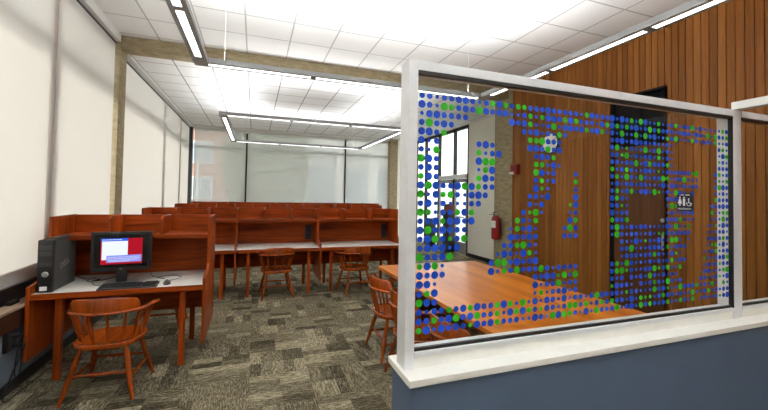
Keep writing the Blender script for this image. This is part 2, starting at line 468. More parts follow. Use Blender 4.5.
# back window wall
bw = MB().box(-1.76, 4.5, YB + .03, YB + .12, .0, .8); 
struct(bw.build('wall_back', M['wallblue'], smooth=0))
w = MB().box(-1.76, 4.5, YB + .03, YB + .1, .8, .88); w.box(-1.76, 4.5, YB + .03, YB + .1, 2.98, 3.04); w.box(-1.76, 4.5, YB + .03, YB + .1, 3.50, ZC)
w3 = struct(w.build('window_3', M['alu'], smooth=0))
for x in (-.26, 2.925): MB().box(x - .035, x + .035, YB + .02, YB + .1, .88, 3.50).build('mullion', M['mullion'], w3, 0)
MB().box(-1.76, 4.5, YB + .055, YB + .062, .88, 3.50).build('glass_pane', M['glass'], w3, 0)
def back_blind(x0, x1, label):
    zt, zb = 3.53, .9
    t = thing('roller_blind', label, 'blind', ((x0 + x1) / 2, YB, zb), 0, 'see-through grey blinds on the back window')
    h = (x1 - x0) / 2
    MB().box(-h, h, -.002, .002, .02, zt - zb).build('fabric', M['screen'], t, 0)
    MB().box(-h, h, -.008, .008, 0, .022, bev=.003).build('hem_bar', M['alu'], t, 0)
    MB().box(-h, h, -.03, .03, zt - zb - .03, zt - zb + .05).build('cassette', M['white'], t, 0)
back_blind(-1.74, -.285, 'sheer grey back window blind with a brick building showing through')
back_blind(-.235, 2.90, 'wide sheer grey blind in the middle of the back window')
back_blind(2.95, 4.49, 'sheer grey back window blind beside the right concrete pillar')
struct(MB().box(-1.76, 4.5, YB - .16, YB - .05, 3.56, ZF).build('trim_4', M['white'], smooth=0))

# white wall, storefront glazing on the right beyond the pillar
struct(MB().box(XR2, XR2 + .12, 6.46, 8.58, 0, ZC).build('wall_right_2', M['offwhite'], smooth=0), 'plain off-white wall beyond the right pillar', 'wall')
struct(MB().box(4.78, 5.7, YB - .02, YB + .1, 0, ZC).build('wall_back_2', M['offwhite'], smooth=0))
struct(MB().box(XR2 - .015, XR2, 6.46, 8.58, 0, .10).build('baseboard_right', M['black'], smooth=0))
w = MB()
for y in (8.62, 9.37, 10.32, 11.28, 12.1): w.box(XR2, XR2 + .1, y - .032, y + .032, 0, ZC)
w.box(XR2, XR2 + .1, 8.6, 12.15, 3.54, ZC)
w4 = struct(w.build('window_4', M['mullion'], smooth=0), 'black framed glazed entrance beyond the white wall', 'window')
MB().box(XR2 - .06, XR2 + .1, 8.65, 10.29, 2.14, 2.26, bev=.006).build('door_header', M['alu'], w4, 0)
MB().box(XR2 + .045, XR2 + .053, 8.6, 12.15, .05, 3.54).build('glass_pane', M['glass'], w4, 0)
for i, (a, b) in enumerate(((8.655, 9.335), (9.405, 10.285))):
    d = MB().box(XR2 + .01, XR2 + .06, a, b, .02, .34); d.box(XR2 + .01, XR2 + .06, a, a + .07, .34, 2.13); d.box(XR2 + .01, XR2 + .06, b - .07, b, .34, 2.13)
    d.box(XR2 + .01, XR2 + .06, a, b, 2.03, 2.13)
    dd = struct(d.build('door_%d' % (i + 2), M['greymetal'], smooth=0), ('grey glazed entrance door next to the white wall', 'grey glazed entrance door farther from the white wall')[i], 'door')
    MB().box(XR2 - .04, XR2 - .01, a + .08, b - .08, 1.02, 1.07).build('push_bar', M['alu'], dd, 0)

# wood board wall on the right, with a recessed door
bd = MB(); P = .079; k0 = math.floor((YF + 20) / P); DY0, DY1, DZ = 3.03, 3.81, 3.05
y = k0 * P - 20
while y < 5.9:
    a, b = max(y + .0045, YF), min(y + P - .0045, 5.9)
    yy = (a + b) / 2
    if DY0 < yy < DY1: bd.box(XR, XR + .022, a, b, DZ, ZC)
    else: bd.box(XR, XR + .022, a, b, 0, ZC)
    y += P
struct(bd.build('wall_right', M['boards'], smooth=0), 'wall of vertical stained wood boards', 'wall')
bk = MB().box(XR + .022, XR + .1, YF, DY0 - .005, 0, ZC); bk.box(XR + .022, XR + .1, DY1 + .005, 5.95, 0, ZC); bk.box(XR + .022, XR + .1, DY0 - .005, DY1 + .005, DZ, ZC); bk.box(XR + .1, XR + .16, YF, 5.95, 0, ZC)
struct(bk.build('wall_right_backing', M['navyframe'], smooth=0))
dr = MB().box(XR + .07, XR + .1, DY0, DY1, 2.35, DZ)                       # dark transom
dr.box(XR + .0, XR + .1, DY0, DY0 + .04, 0, DZ); dr.box(XR + .0, XR + .1, DY1 - .04, DY1, 0, DZ); dr.box(XR, XR + .1, DY0, DY1, DZ - .03, DZ)
dr.box(XR + .02, XR + .07, DY0 + .36, DY0 + .40, 2.35, DZ - .03)
d1 = struct(dr.build('door_1', M['navyframe'], smooth=0), 'brown door in a dark frame with black transom above in wood wall', 'door')
MB().box(XR - .01, XR + .1, DY0 + .0, DY1, 2.22, 2.33).build('door_head', M['doorwood'], d1, 0)
lf = MB().box(XR + .04, XR + .085, DY0 + .045, DY1 - .045, .01, 2.21).build('door_leaf', M['doorwood'], d1, 0)
MB().box(XR + .02, XR + .03, DY0 + .065, DY0 + .09, .985, 1.19).box(XR + .02, XR + .04, DY0 + .07, DY0 + .085, 1.0, 1.02).box(XR + .02, XR + .04, DY0 + .07, DY0 + .085, 1.16, 1.18).build('pull_handle', M['silver'], lf, 0)
MB().lathe(XR + .02, DY0 + .078, [(.025, 0), (.025, .02)], 16, 'x', 1.36).build('deadbolt', M['silver'], lf)

# blue-grey half wall with its cream sill
wp = struct(MB().box(.588, XR, 1.290, 1.492, 0, .872).build('wall_partition', M['bluegrey'], smooth=0), 'blue-grey half wall carrying the dotted glass screen', 'half wall')
MB().box(.572, XR, 1.272, 1.508, .872, .9, bev=.003).build('sill_cap', M['sill'], wp, 0)

# ------------------------------------------------------------------ glass screen with dots
PX0, PX1, PY0, PY1 = .585, 2.735, 1.355, 1.44
ZB, ZT = .9, 2.166; GY = 1.378
gs = thing('glass_screen', 'aluminium framed glass screen covered with blue and green dots on the half wall', 'glass screen', (.585, 1.4, .9))
def gp(mb, name, mat, parent=None, smooth=0):
    o = mb.build(name, mat, parent or gs, smooth)
    o.matrix_parent_inverse = Matrix.Translation((-.585, -1.4, -.9)) if (parent is None or parent is gs) else Matrix()
    return o
gp(MB().box(PX0, PX0 + .042, PY0, PY1, ZB, ZT, bev=.002), 'post', M['alu'])
po = gp(MB().box(PX1, PX1 + .052, PY0, PY1, ZB, ZT, bev=.002), 'post', M['alu'])
gp(MB().box(PX1 + .055, PX1 + .088, PY0 + .004, PY1, ZB, ZT, bev=.002), 'post', M['alu'])
gp(MB().box(PX0 + .042, PX1, PY0, PY1, ZT - .04, ZT, bev=.002).box(PX1 + .088, XR - .01, PY0, PY1, ZT - .04, ZT, bev=.002), 'top_rail', M['alu'])
gp(MB().box(PX0 + .042, PX1, PY0, PY1, ZB + .046, ZB + .066, bev=.002).box(PX1 + .088, XR - .01, PY0, PY1, ZB + .046, ZB + .066, bev=.002), 'bottom_rail', M['alu'])
gp(MB().box(PX0 + .042, PX1, PY0 + .006, PY1 - .006, ZB, ZB + .046).box(PX1 + .088, XR - .01, PY0 + .006, PY1 - .006, ZB, ZB + .046), 'sill_riser', M['sill'])['label'] = 'cream riser under the glass'
# black gaskets round the pane
g = MB(); gx0, gx1, gz0, gz1 = PX0 + .042, PX1, ZB + .066, ZT - .04
gw = .014
g.box(gx0, gx1, PY0 + .001, GY + .003, gz1 - gw, gz1); g.box(gx0, gx1, PY0 + .012, GY + .003, gz0, gz0 + .012)
g.box(gx1 - .004, gx1, PY0 + .001, GY + .003, gz0, gz1); g.box(gx0, gx0 + .003, PY0 + .01, GY + .003, gz0, gz1)
g.box(PX1 + .088, XR - .01, PY0 + .012, GY + .003, gz0, gz0 + .012); g.box(PX1 + .088, XR - .01, PY0 + .001, GY + .003, gz1 - gw, gz1)
gp(g, 'gasket', M['black'])
pane = gp(MB().box(gx0, gx1, GY, GY + .006, gz0, gz1), 'glass_pane', M['glass'])
pane['label'] = 'clear pane with rows of blue and green dots'
gp(MB().box(PX1 + .088, XR - .01, GY, GY + .006, gz0, gz1), 'glass_pane', M['glass'])['label'] = 'plain clear pane without dots'
# white rail coming forward from the right post
gp(MB().box(PX1 + .02, PX1 + .085, -.6, PY0 + .02, ZT + .003, ZT + .05, bev=.002), 'return_rail', M['white'])

DOTS = [
 "bbsbbBBbsbgBgbgg"+"bbbBbbbbbsgBbbb"+"BsBbgsGBssgssbgsbbGsbsssssgb",
 "BbsGgbBbGBbBBssb"+"gsgBBbgBgbbbsBg"+"BgbgbBsbGbgbbbsbBbsBbsGsGbbg",
 "sBBbbbb......BbB"+"gssbGsBBbBgbBgs"+"bsGssGsGbBssgbGsssgbsbbsgssb",
 "bGbBb..........b"+"bBsbsgb........"+"bbBsbBbbsbssbs...........bgs",
 "BBbg............"+"ggGbbb........."+"bGshbssGsbGsbs...........sBg",
 "Bsb.....bBb....."+"BBbGbB........."+"bbhGsbsbbsgsbs...........hbs",
 "bsG.....gsbB...."+".bBbg.........."+"bbsbbGsBgbbbgs...........bbb",
 "GBb.....BGG....."+".ggsBs........."+"gsbgbssBbshsbbbbbbhG....bgsb",
 "bBb.....sgB....."+".GBsb...b......"+"bgsGbsGbsbbGgsbbGsss....shsg",
 "gBb.....gBb....."+".bgsb...g......"+"sbsbbsbbsssBsBbsbsbb....bGBb",
 "BGBbbBGBgbb....."+".Bhs....b......"+"bgsbgsbBsGhsbsGbs.b.....ssbs",
 "GsBgGbsBBb......"+"bbsB....B......"+"Bgbs........bbb.........gbbb",
 "bBsbsssbb......."+"bsb....hB......"+"bbhs........sGh........bbbBb",
 "GgsbbgBg.......b"+"hGs....sb......"+"Bsbb........sbssbbb....gssgg",
 "bbBgBBbB......gb"+"sg.....Bg......"+"gbbg........bbbgsss....sssGb",
 "BGbBbbb......sgb"+"Bs....bGb......"+"bGbsbsbbssssBsGssg....sshsBb",
 "bBGbhbG......Bbb"+"Bb....bbb......"+"sGbsbbssbshhbbbbbb....sssbbs",
 "bBBBsB......bbgG"+"bs............."+"..bssBshbsBssGGs.s....bbbbgb",
 "GbbBG......sBbsB"+"gs............."+"..bbGsssbbbsgsbbb.....shgsBs",
 "gBGs......bGGbBb"+"bB............."+"..sbbbsbbgbssBhs.....ssbgsbb",
 "BbBb......BsgbGb"+"bbGbsbbbb......"+"bgsGbsssbsbsbgsbb....hssbbBg",
 "BBs............."+".bbBBhGsG......"+"bgGhbssbbGhbgssg.....sbsbhbb",
 "bgB............."+".BsbbGsbb......"+"bsb.bsbsGbsbsbs......bbsssgG",
 "GBb............."+".sgsbbBsb......"+"hBbbs.bsbgbsGbsb....bbssbhsB",
 "bsbbgbBgBbbgBgsG"+"sBsBbsBsbbsbGBb"+"bbshbbsssGbbhssGbbbgsbsgs.gs",
 "bbgbBGbBGbbgsBgB"+"gbhBbsbGGbgsbgb"+"gbbsBsghhsbgbbsbssGssbgsbsbb",
 "gBsBbBbhBbBgbbbs"+"sBbsGBGgbsBsGbb"+"bGsbBsGbgbbbgssgbsg.sbssbhbB",
]
def dots():
    bm = bmesh.new(); rnd = random.Random(3)
    for r, row in enumerate(DOTS):
        for c, ch in enumerate(row):
            if ch == '.': continue
            rad = {'B': .0166, 'b': .0130, 's': .0084, 'G': .0168, 'g': .0132, 'h': .0092}[ch] * rnd.uniform(.95, 1.05)
            x = .6555 + .03543 * c; z = 2.029 - .03793 * r; n = 20; mi = 1 if ch in 'Ggh' else 0
            A = [bm.verts.new((x + rad * cos(2 * pi * k / n), GY - .0012, z + rad * sin(2 * pi * k / n))) for k in range(n)]
            B = [bm.verts.new((x + rad * cos(2 * pi * k / n), GY - .0004, z + rad * sin(2 * pi * k / n))) for k in range(n)]
            fs = [bm.faces.new(A), bm.faces.new(B[::-1])]
            fs += [bm.faces.new((A[k], B[k], B[(k + 1) % n], A[(k + 1) % n])) for k in range(n)]
            for f in fs: f.material_index = mi
    bmesh.ops.recalc_face_normals(bm, faces=bm.faces[:])
    me = bpy.data.meshes.new('dot_pattern'); bm.to_mesh(me); bm.free()
    me.materials.append(M['bluevinyl']); me.materials.append(M['greenvinyl'])
    o = bpy.data.objects.new('dot_pattern', me); COL.objects.link(o); o.parent = pane; o['label'] = 'blue and green vinyl dots in rows'
dots()

# ------------------------------------------------------------------ pendant lamps
def ring(x0, x1, y0, y1, z, label, up='uplens'):
    t = thing('pendant_light', label, 'ceiling light', (0, 0, 0), 0, 'rectangular pendant lights')
    W, HT = .126, .05
    h = MB()
    def run(ax, a, b, c):   # one run; ax 0 along x at y centre c, 1 along y at x centre c
        def bx(p0, p1, q0, q1, z0, z1):
            if ax == 0: h.box(p0, p1, c + q0, c + q1, z0, z1)
            else: h.box(c + q0, c + q1, p0, p1, z0, z1)
        bx(a, b, -W / 2, -W / 2 + .012, z, z + HT); bx(a, b, W / 2 - .012, W / 2, z, z + HT)
        bx(a, b, -W / 2 + .012, -.027, z, z + .008); bx(a, b, .027, W / 2 - .012, z, z + .008)
        L = b - a - .2; n = max(1, round(L / 1.07)); seg = L / n
        for i in range(n + 1):
            s = a + .1 + i * seg; e0 = s - (.1 if i == 0 else .03); e1 = s + (.1 if i == n else .03)
            bx(e0, e1, -.027, .027, z, z + .008)
        for i in range(n):
            s0, s1 = a + .1 + i * seg + .03, a + .1 + (i + 1) * seg - .03
            l = MB()
            if ax == 0: l.box(s0, s1, c - .027, c + .027, z + .002, z + .006)
            else: l.box(c - .027, c + .027, s0, s1, z + .002, z + .006)
            l.build('lens', M['lens'], t, 0)
            u = MB()
            if ax == 0: u.box(s0, s1, c - .046, c + .046, z + .03, z + .036)
            else: u.box(c - .046, c + .046, s0, s1, z + .03, z + .036)
            u.build('upper_lens', M[up], t, 0)
    run(0, x0, x1, y1 - W / 2); run(0, x0, x1, y0 + W / 2)
    run(1, y0 + W, y1 - W, x0 + W / 2); run(1, y0 + W, y1 - W, x1 - W / 2)
    h.build('housing', M['alu_dark'], t, 0)
    for px in (x0 + .27, x1 - .27):
        for py in (y0 + W / 2, y1 - W / 2):
            MB().cyl((px, py, z + .008), (px, py, ZF if py > 6 else ZC), .0016, 8).build('suspension_wire', M['white'], t)
ring(-.58, 2.75, .64, 3.95, 2.85, 'near rectangular pendant light in front of the concrete beam')
ring(-.58, 2.75, -3.6, -.3, 2.85, 'added rectangular pendant light, unseen behind the camera, brightening the half wall')  # extra lamp out of view, added to light the half wall and sill
ring(-.565, 2.735, 6.27, 9.48, 2.85, 'far rectangular pendant light beyond the concrete beam', 'uplens_far')

# ------------------------------------------------------------------ study carrels
def make_carrel(W, label, group, end=False, power=False):
    t = thing('study_carrel', label, 'study carrel', (0, 0, 0), 0, group)
    HT, D, UF = 1.36, .79, .31
    MB().box(.025, W, .02, D - .03, .703, .735).build('desktop', M['laminate'], t, 0)['label'] = 'light grey laminate desktop'
    MB().box(.025, W, 0, .02, .690, .737, bev=.003).build('edge_band', M['carrel_x'], t, 0)
    prof = [(-.012, .20), (-.012, .80), (UF - .05, .835), (UF, .885), (UF, HT), (D, HT), (D, .20)]
    MB().prism(prof, 0, 0, .025, .003).build('side_panel', M['carrel_z'], t, 0)
    if end: MB().prism(prof, 0, W, W + .025, .003).build('side_panel', M['carrel_z'], t, 0)
    MB().box(.025, W, D - .028, D - .003, .36, HT - .004, bev=.002).build('back_panel', M['carrel_x'], t, 0)
    MB().box(.025, W, UF + .035, D - .028, 1.152, 1.178).box(.025, W, UF + .02, UF + .035, 1.140, 1.182, bev=.003).build('shelf', M['carrel_x'], t, 0)
    for k in (1, 2):
        x = W * k / 3 + .01
        MB().prism([(UF + .04, 1.178), (UF + .04, HT - .03), (UF + .08, HT), (D - .028, HT), (D - .028, 1.178)], 0, x - .01, x + .01, .002).build('divider', M['carrel_z'], t, 0)
    for x in (.20, W - .17):
        for y in (.06, D - .10): MB().box(x - .024, x + .024, y - .024, y + .024, 0, .703, bev=.003).build('leg', M['carrel_z'], t, 0)
    MB().box(.025, W, D - .17, D - .15, .36, .56).build('modesty_panel', M['carrel_x'], t, 0)
    if power:
        pp = MB().box(W - .15, W - .03, D - .04, D - .028, .79, 1.05, bev=.003).build('power_panel', M['black'], t, 0)
        pp['label'] = 'black socket panel on the back board'
        for z in (.86, .97): MB().box(W - .115, W - .065, D - .043, D - .04, z - .025, z + .025, bev=.001).build('socket', M['rubber'], pp, 0)
    return t
c1 = make_carrel(1.30, 'nearest wooden study carrel, holding the computer and its monitor', 'study carrels', True)
c1.location = (-1.735, 3.79, 0)
row2 = [(-1.565, 'second-row study carrel at the left, partly hidden behind the computer carrel'), (-.265, 'second-row study carrel in the middle, behind the left of two facing chairs')]
cm = make_carrel(1.30, row2[0][1], 'study carrels'); cm.location = (row2[0][0], 5.96, 0)
cp = make_carrel(1.30, row2[1][1], 'study carrels', power=True); cp.location = (row2[1][0], 5.96, 0)
# the copies in the middle of a row have no right-hand panel of their own
c2 = make_carrel(1.47, 'second-row study carrel at the right end, beside the metal screen post', 'study carrels', True, True); c2.location = (1.035, 5.96, 0)
c3 = make_carrel(1.17, 'leftmost study carrel in the third row', 'study carrels'); c3.location = (-1.6, 8.5, 0)
c4 = make_carrel(1.17, 'study carrel rightmost in the third row, only its top edge showing', 'study carrels', True); c4.location = (1.91, 8.5, 0)
NM = ['leftmost', 'second from left', 'third from left', 'rightmost']
for k in (1, 2): dup(c3, (-1.6 + 1.17 * k, 8.5, 0), 0, 'study carrel %s in the third row, only its top edge showing' % NM[k])
LB = 'study carrel %s in the last row below the back window'
c5 = make_carrel(1.33, LB % NM[0], 'study carrels'); c5.location = (-1.6, 10.6, 0)
for k in (1, 2): dup(c5, (-1.6 + 1.33 * k, 10.6, 0), 0, LB % NM[k])
c6 = make_carrel(1.33, LB % NM[3], 'study carrels', True); c6.location = (-1.6 + 1.33 * 3, 10.6, 0)

# ------------------------------------------------------------------ captain's chairs
def make_chair(label, group):
    t = thing('captain_chair', label, 'chair', (0, 0, 0), 0, group)
    # seat: rounded, dished
    b2 = bmesh.new(); n = 40; rings = []
    def outline(k, s, z):
        a = 2 * pi * k / n; x, y = cos(a), sin(a)
        e = 2 / 2.9
        x = math.copysign(abs(x) ** e, x) * (.235 - .02 * (y < 0) * abs(y)); y = math.copysign(abs(y) ** e, y) * .215
        return (x * s, y * s, z)
    prof = [(.0, .405), (.45, .407), (.8, .418), (.95, .430), (1.0, .424), (1.0, .405), (.93, .388), (.0, .386)]
    for s, z in prof:
        if s == 0: rings.append([b2.verts.new((0, 0, z))])
        else: rings.append([b2.verts.new(outline(k, s, z)) for k in range(n)])
    for A, B in zip(rings, rings[1:]):
        for k in range(n):
            k2 = (k + 1) % n
            if len(A) == 1: b2.faces.new((A[0], B[k], B[k2]))
            elif len(B) == 1: b2.faces.new((A[k], B[0], A[k2]))
            else: b2.faces.new((A[k], B[k], B[k2], A[k2]))
    m = MB(); m._join(b2); m.build('seat', M['chair_seat'], t, 40)
    legprof = [(0, .012), (.06, .013), (.3, .0185), (.5, .021), (.56, .0165), (.6, .021), (.85, .018), (1, .015)]
    feet = {}
    for sx in (-1, 1):
        for sy in (-1, 1):
            p = (sx * .238, sy * .222, 0); q = (sx * .15, sy * .13, .395); feet[sx, sy] = (Vector(p), Vector(q))
            MB().rod(p, q, legprof, 12).build('leg', M['chair'], t)
    sp = [(0, .008), (.3, .011), (.5, .014), (.7, .011), (1, .008)]
    at = lambda sx, sy, f: feet[sx, sy][0].lerp(feet[sx, sy][1], f)
    for sx in (-1, 1): MB().rod(at(sx, -1, .40), at(sx, 1, .40), sp).build('stretcher', M['chair'], t)
    MB().rod(at(-1, 1, .5), at(1, 1, .5), sp).build('stretcher', M['chair'], t)
    MB().rod(at(-1, -1, .5), at(1, -1, .5), sp).build('stretcher', M['chair'], t)
    # arm bow: flat U rail, rising a little towards the back
    def bow(u):   # u in -1..1 , from left arm tip round the back to right arm tip
        a = u * 1.0
        th = pi / 2 * a
        if abs(u) < .62:
            ph = (u / .62) * pi / 2
            return Vector((.262 * sin(ph), -.02 - .235 * cos(ph), .664 + .012 * cos(ph)))
        s = (abs(u) - .62) / .38
        return Vector((math.copysign(.262 + .012 * s * s, u), -.02 + .175 * s, .664 - .006 * s))
    N = 41; path = [bow(-1 + 2 * i / (N - 1)) for i in range(N)]
    sec = []
    for i in range(N):
        u = abs(-1 + 2 * i / (N - 1))
        w = .023 + (.014 * math.exp(-((u - .9) / .12) ** 2)) ; hh = .011
        if u > .985: w *= .75
        sec.append([(w * cos(q) if True else 0, hh * math.copysign(abs(sin(q)) ** .7, sin(q))) for q in [2 * pi * k / 12 for k in range(12)]])
    MB().sweep(path, sec).build('arm_bow', M['chair'], t, 50)
    # crest rail on the back of the bow
    cp, cs = [], []
    for i in range(25):
        v = -1 + i / 12
        p = bow(v * .44); cp.append(Vector((p.x * .97, -.02 + (p.y + .02) * .97, p.z)))
        hh = .112 * (1 - .3 * abs(v) ** 3) if abs(v) < .99 else .06
        cs.append([(-.010, .005), (.010, .005), (.010, hh * .9), (.004, hh), (-.008, hh)])
    MB().sweep(cp, cs).build('crest_rail', M['chair'], t, 40)
    # spindles
    spp = [(0, .009), (.35, .0125), (.55, .0115), (1, .0075)]
    for u in (-.86, -.64, -.46, -.28, -.095, .095, .28, .46, .64, .86):
        top = bow(u); top.z -= .004
        bx, by = top.x * .74, (top.y + .02) * .76 - .005
        if abs(u) > .8: by = top.y - .03
        bx = max(-.2, min(.2, bx))
        MB().rod((bx, by, .420), top, spp, 10).build('spindle', M['chair'], t)
    return t
ch = make_chair('wooden captain chair pulled up to the computer desk, nearest the viewer', 'captain chairs')
ch.location = (-1.063, 3.55, 0); ch.rotation_euler = (0, 0, radians(-5))
for x, y, r, lb in [
    (-1.0, 4.97, 0, 'captain chair half hidden under and behind the computer desk'),
    (.36, 5.975, 5, 'captain chair at the middle second-row carrel, squarely facing it'),
    (1.60, 5.86, 9, 'captain chair at the right second-row carrel, nearer the metal post'),
    (1.40, 3.535, -89, 'captain chair at the table, fully in view just left of the metal post'),
    (1.39, 2.905, -90, 'captain chair half hidden behind the metal screen post at the table'),
    (1.43, 2.22, -90, 'captain chair at the table seen low through the dotted glass')]:
    dup(ch, (x, y, 0), radians(r), lb)

# ------------------------------------------------------------------ long table
t = thing('meeting_table', 'long orange wooden table behind the dotted glass', 'table', (2.16, 2.99, 0))
MB().box(-.70, .70, -1.27, 1.28, .704, .74, bev=.006).build('tabletop', M['table'], t, 0)
for sy in (-1, 1):
    MB().box(-.5, .5, sy * .9 - .03, sy * .9 + .03, .08, .64, bev=.004).build('leg', M['tableedge'], t, 0)
    MB().box(-.58, .58, sy * .9 - .06, sy * .9 + .06, 0, .08, bev=.008).build('foot', M['tableedge'], t, 0)
    MB().box(-.6, .6, sy * .9 - .045, sy * .9 + .045, .64, .704, bev=.004).build('bearer', M['tableedge'], t, 0)
MB().box(-.03, .03, -.87, .87, .26, .38, bev=.004).build('stretcher', M['tableedge'], t, 0)

# ------------------------------------------------------------------ computer
ZD = .735
t = thing('computer_tower', 'black desktop computer tower at the left end of the desk', 'computer', (-1.640, 4.06, ZD), radians(0))
tb = MB().box(-.048, .052, -.195, .20, .006, .437, bev=.006); 
tb.build('case', M['towergrey'], t, 0)
MB().box(-.053, .057, -.225, -.192, .004, .444, bev=.008).build('front_panel', M['black'], t, 0)
MB().box(-.053, .057, -.2, .2, .434, .444, bev=.004).build('top_cover', M['black'], t, 0)
MB().box(-.03, .035, -.1, .12, .444, .454, bev=.004).build('top_grip', M['charcoal'], t, 0)
for z0, z1 in ((.36, .40), (.31, .348), (.22, .255)): MB().box(-.04, .044, -.2285, -.224, z0, z1, bev=.002).build('drive_bay', M['charcoal'], t, 0)
b = MB(); 
b.rod((.004, -.22, .155), (.004, -.234, .155), [(0, .024), (.7, .024), (1, .018)], 20)
b.build('power_button', M['silver'], t)
MB().box(-.03, .02, -.2265, -.224, .02, .055).build('sticker', M['paper'], t, 0)
lm = Matrix.Translation((.0523, -.01, .215)) @ Matrix.Rotation(pi / 2, 4, 'Z') @ Matrix.Rotation(pi / 2, 4, 'X') @ Matrix.Rotation(radians(14), 4, 'Z')
text_mesh('DELL', .075, M['silver'], 'logo', t, lm)

t = thing('monitor', 'black flat monitor showing a red and blue screen', 'monitor', (-1.150, 4.035, ZD), radians(7))
bo = MB().box(-.232, .232, -.025, .02, .128, .488, bev=.008).box(-.16, .16, .02, .05, .2, .44, bev=.012).build('housing', M['black'], t, 0)
MB().box(-.205, .205, -.0265, -.0245, .165, .465).build('screen_glass', plain('screen_black', (.006, .006, .007), .2, 0, .5), t, 0)
MB().box(-.04, .04, -.01, .04, .02, .2, bev=.008).build('neck', M['black'], t, 0)
MB().box(-.13, .13, -.05, .12, 0, .02, bev=.008).build('foot', M['silver'], t, 0)
sx0, sx1, sz0, sz1 = -.160, .160, .192, .430
sc_ = MB().box(sx0, sx1, -.0275, -.0265, sz0, sz1).build('picture', M['scr_red'], t, 0)
def scr(a, b, c, d, mat, nm, y=-.0280):
    MB().box(sx0 + (sx1 - sx0) * a, sx0 + (sx1 - sx0) * b, y, -.0272, sz1 - (sz1 - sz0) * d, sz1 - (sz1 - sz0) * c).build(nm, mat, sc_, 0)
scr(0, .64, 0, .11, M['scr_blue'], 'title_bar'); scr(.03, .64, .11, .82, M['scr_white'], 'window_area')
scr(.14, .98, .66, .93, M['scr_lav'], 'dialog_box', -.0284)
tx = MB()
for z, a, b in ((.72, .18, .92), (.78, .16, .95), (.84, .18, .9), (.885, .2, .7)):
    x = a
    while x < b:
        w_ = random.uniform(.03, .08); x1_ = min(b, x + w_)
        tx.box(sx0 + .32 * x, sx0 + .32 * x1_, -.0288, -.0283, sz1 - .238 * (z + .018), sz1 - .238 * z); x = x1_ + .015
tx.build('screen_text', M['scr_text'], sc_, 0); tx = MB()
x = .04
while x < .5:
    w_ = random.uniform(.03, .08); tx.box(sx0 + .32 * x, sx0 + .32 * (x + w_), -.0288, -.0279, sz1 - .238 * .065, sz1 - .238 * .04); x += w_ + .015
tx.build('title_text', M['scr_text'], sc_, 0)
text_mesh('DELL', .016, M['silver'], 'logo', t, Matrix.Translation((0, -.0262, .146)) @ Matrix.Rotation(pi / 2, 4, 'X'))

t = thing('keyboard', 'black keyboard lying in front of the monitor', 'keyboard', (-1.045, 3.885, ZD), radians(3))
MB().prism([(-.075, 0), (-.075, .014), (.075, .026), (.075, 0)], 0, -.225, .225, .003).build('case', M['charcoal'], t, 0)
kk = MB()
for r in range(6):
    for c in range(21):
        if c in (15,) and r != 3: continue
        xx = -.212 + c * .0204; yy = -.062 + r * .0215 + (.006 if r == 5 else 0)
        zz = .014 + (yy + .075) * .08
        kk.box(xx, xx + .0165, yy, yy + .0165, zz - .002, zz + .007)
kk.build('keys', plain('key_caps', (.022, .022, .024), .5), t, 0)

t = thing('mouse', 'black computer mouse right of the keyboard', 'mouse', (-.755, 3.93, ZD), radians(10))
m = MB(); b2 = bmesh.new(); bmesh.ops.create_uvsphere(b2, u_segments=20, v_segments=12, radius=1)
for vv in b2.verts: vv.co = Vector((vv.co.x * .032, vv.co.y * .056, max(0, vv.co.z) * .034 + (.003 if vv.co.z > 0 else 0)))
m._join(b2); m.build('body', M['charcoal'], t, 60)
MB().rod((-.004, .026, .031), (.004, .026, .031), [(0, .007), (1, .007)], 12).build('scroll_wheel', M['rubber'], t)

def spline(pts, n=12):
    P = [Vector(p) for p in pts]; P = [2 * P[0] - P[1]] + P + [2 * P[-1] - P[-2]]; out = []
    for i in range(1, len(P) - 2):
        a, b, c, d = P[i - 1:i + 3]
        for k in range(n):
            s = k / n
            out.append(.5 * (2 * b + (c - a) * s + (2 * a - 5 * b + 4 * c - d) * s * s + (3 * b - a - 3 * c + d) * s ** 3))
    out.append(P[-2]); return out
def cable(pts, r, label, mat='rubber'):
    return tag(MB().tube(spline(pts), r, 8).build('cable', M[mat], None, 60), label, 'cable')
zt = ZD + .0035
cable([(-.765, 3.986, ZD + .012), (-.76, 4.05, zt), (-.68, 4.20, zt), (-.78, 4.30, zt), (-.9, 4.24, zt), (-.82, 4.16, zt), (-.95, 4.30, zt), (-1.0, 4.44, zt)], .0028, 'thin black mouse cable looping on the desk')
cable([(-1.60, 4.27, ZD + .06), (-1.53, 4.33, zt), (-1.40, 4.30, zt), (-1.44, 4.22, zt), (-1.35, 4.26, zt), (-1.30, 4.40, zt), (-1.2, 4.44, zt)], .004, 'black cables tangled on the desk beside the tower')
cable([(-1.10, 3.962, ZD + .01), (-1.16, 3.97, zt), (-1.34, 4.02, zt), (-1.42, 4.16, zt), (-1.49, 4.25, zt), (-1.46, 4.38, zt)], .003, 'black keyboard cable running left towards the tower')

# wall outlet and plugs on the window wall
t = thing('wall_outlet', 'black wall outlet with two plugs below the window ledge', 'outlet', (XL, 3.66, .42))
MB().box(0, .03, -.06, .06, -.075, .075, bev=.004).build('plate', M['black'], t, 0)
MB().box(.03, .034, -.04, .04, -.055, .055, bev=.001).build('socket_face', M['charcoal'], t, 0)
for z, nm in ((.035, 'upper'), (-.035, 'lower')):
    tag(MB().box(XL + .034, XL + .075, 3.645, 3.675, .42 + z - .013, .42 + z + .013, bev=.004).build('power_plug', M['rubber'], None, 0), 'black %s plug in the wall outlet' % nm, 'plug')
cable([(XL + .075, 3.66, .455), (XL + .10, 3.665, .45), (XL + .06, 3.73, .38), (XL + .03, 3.80, .22), (XL + .03, 3.76, .10), (XL + .03, 3.71, .16), (XL + .022, 3.78, .36), (XL + .018, 3.95, .46), (XL + .018, 4.3, .48)], .0045, 'black power cable looping up from the upper plug')
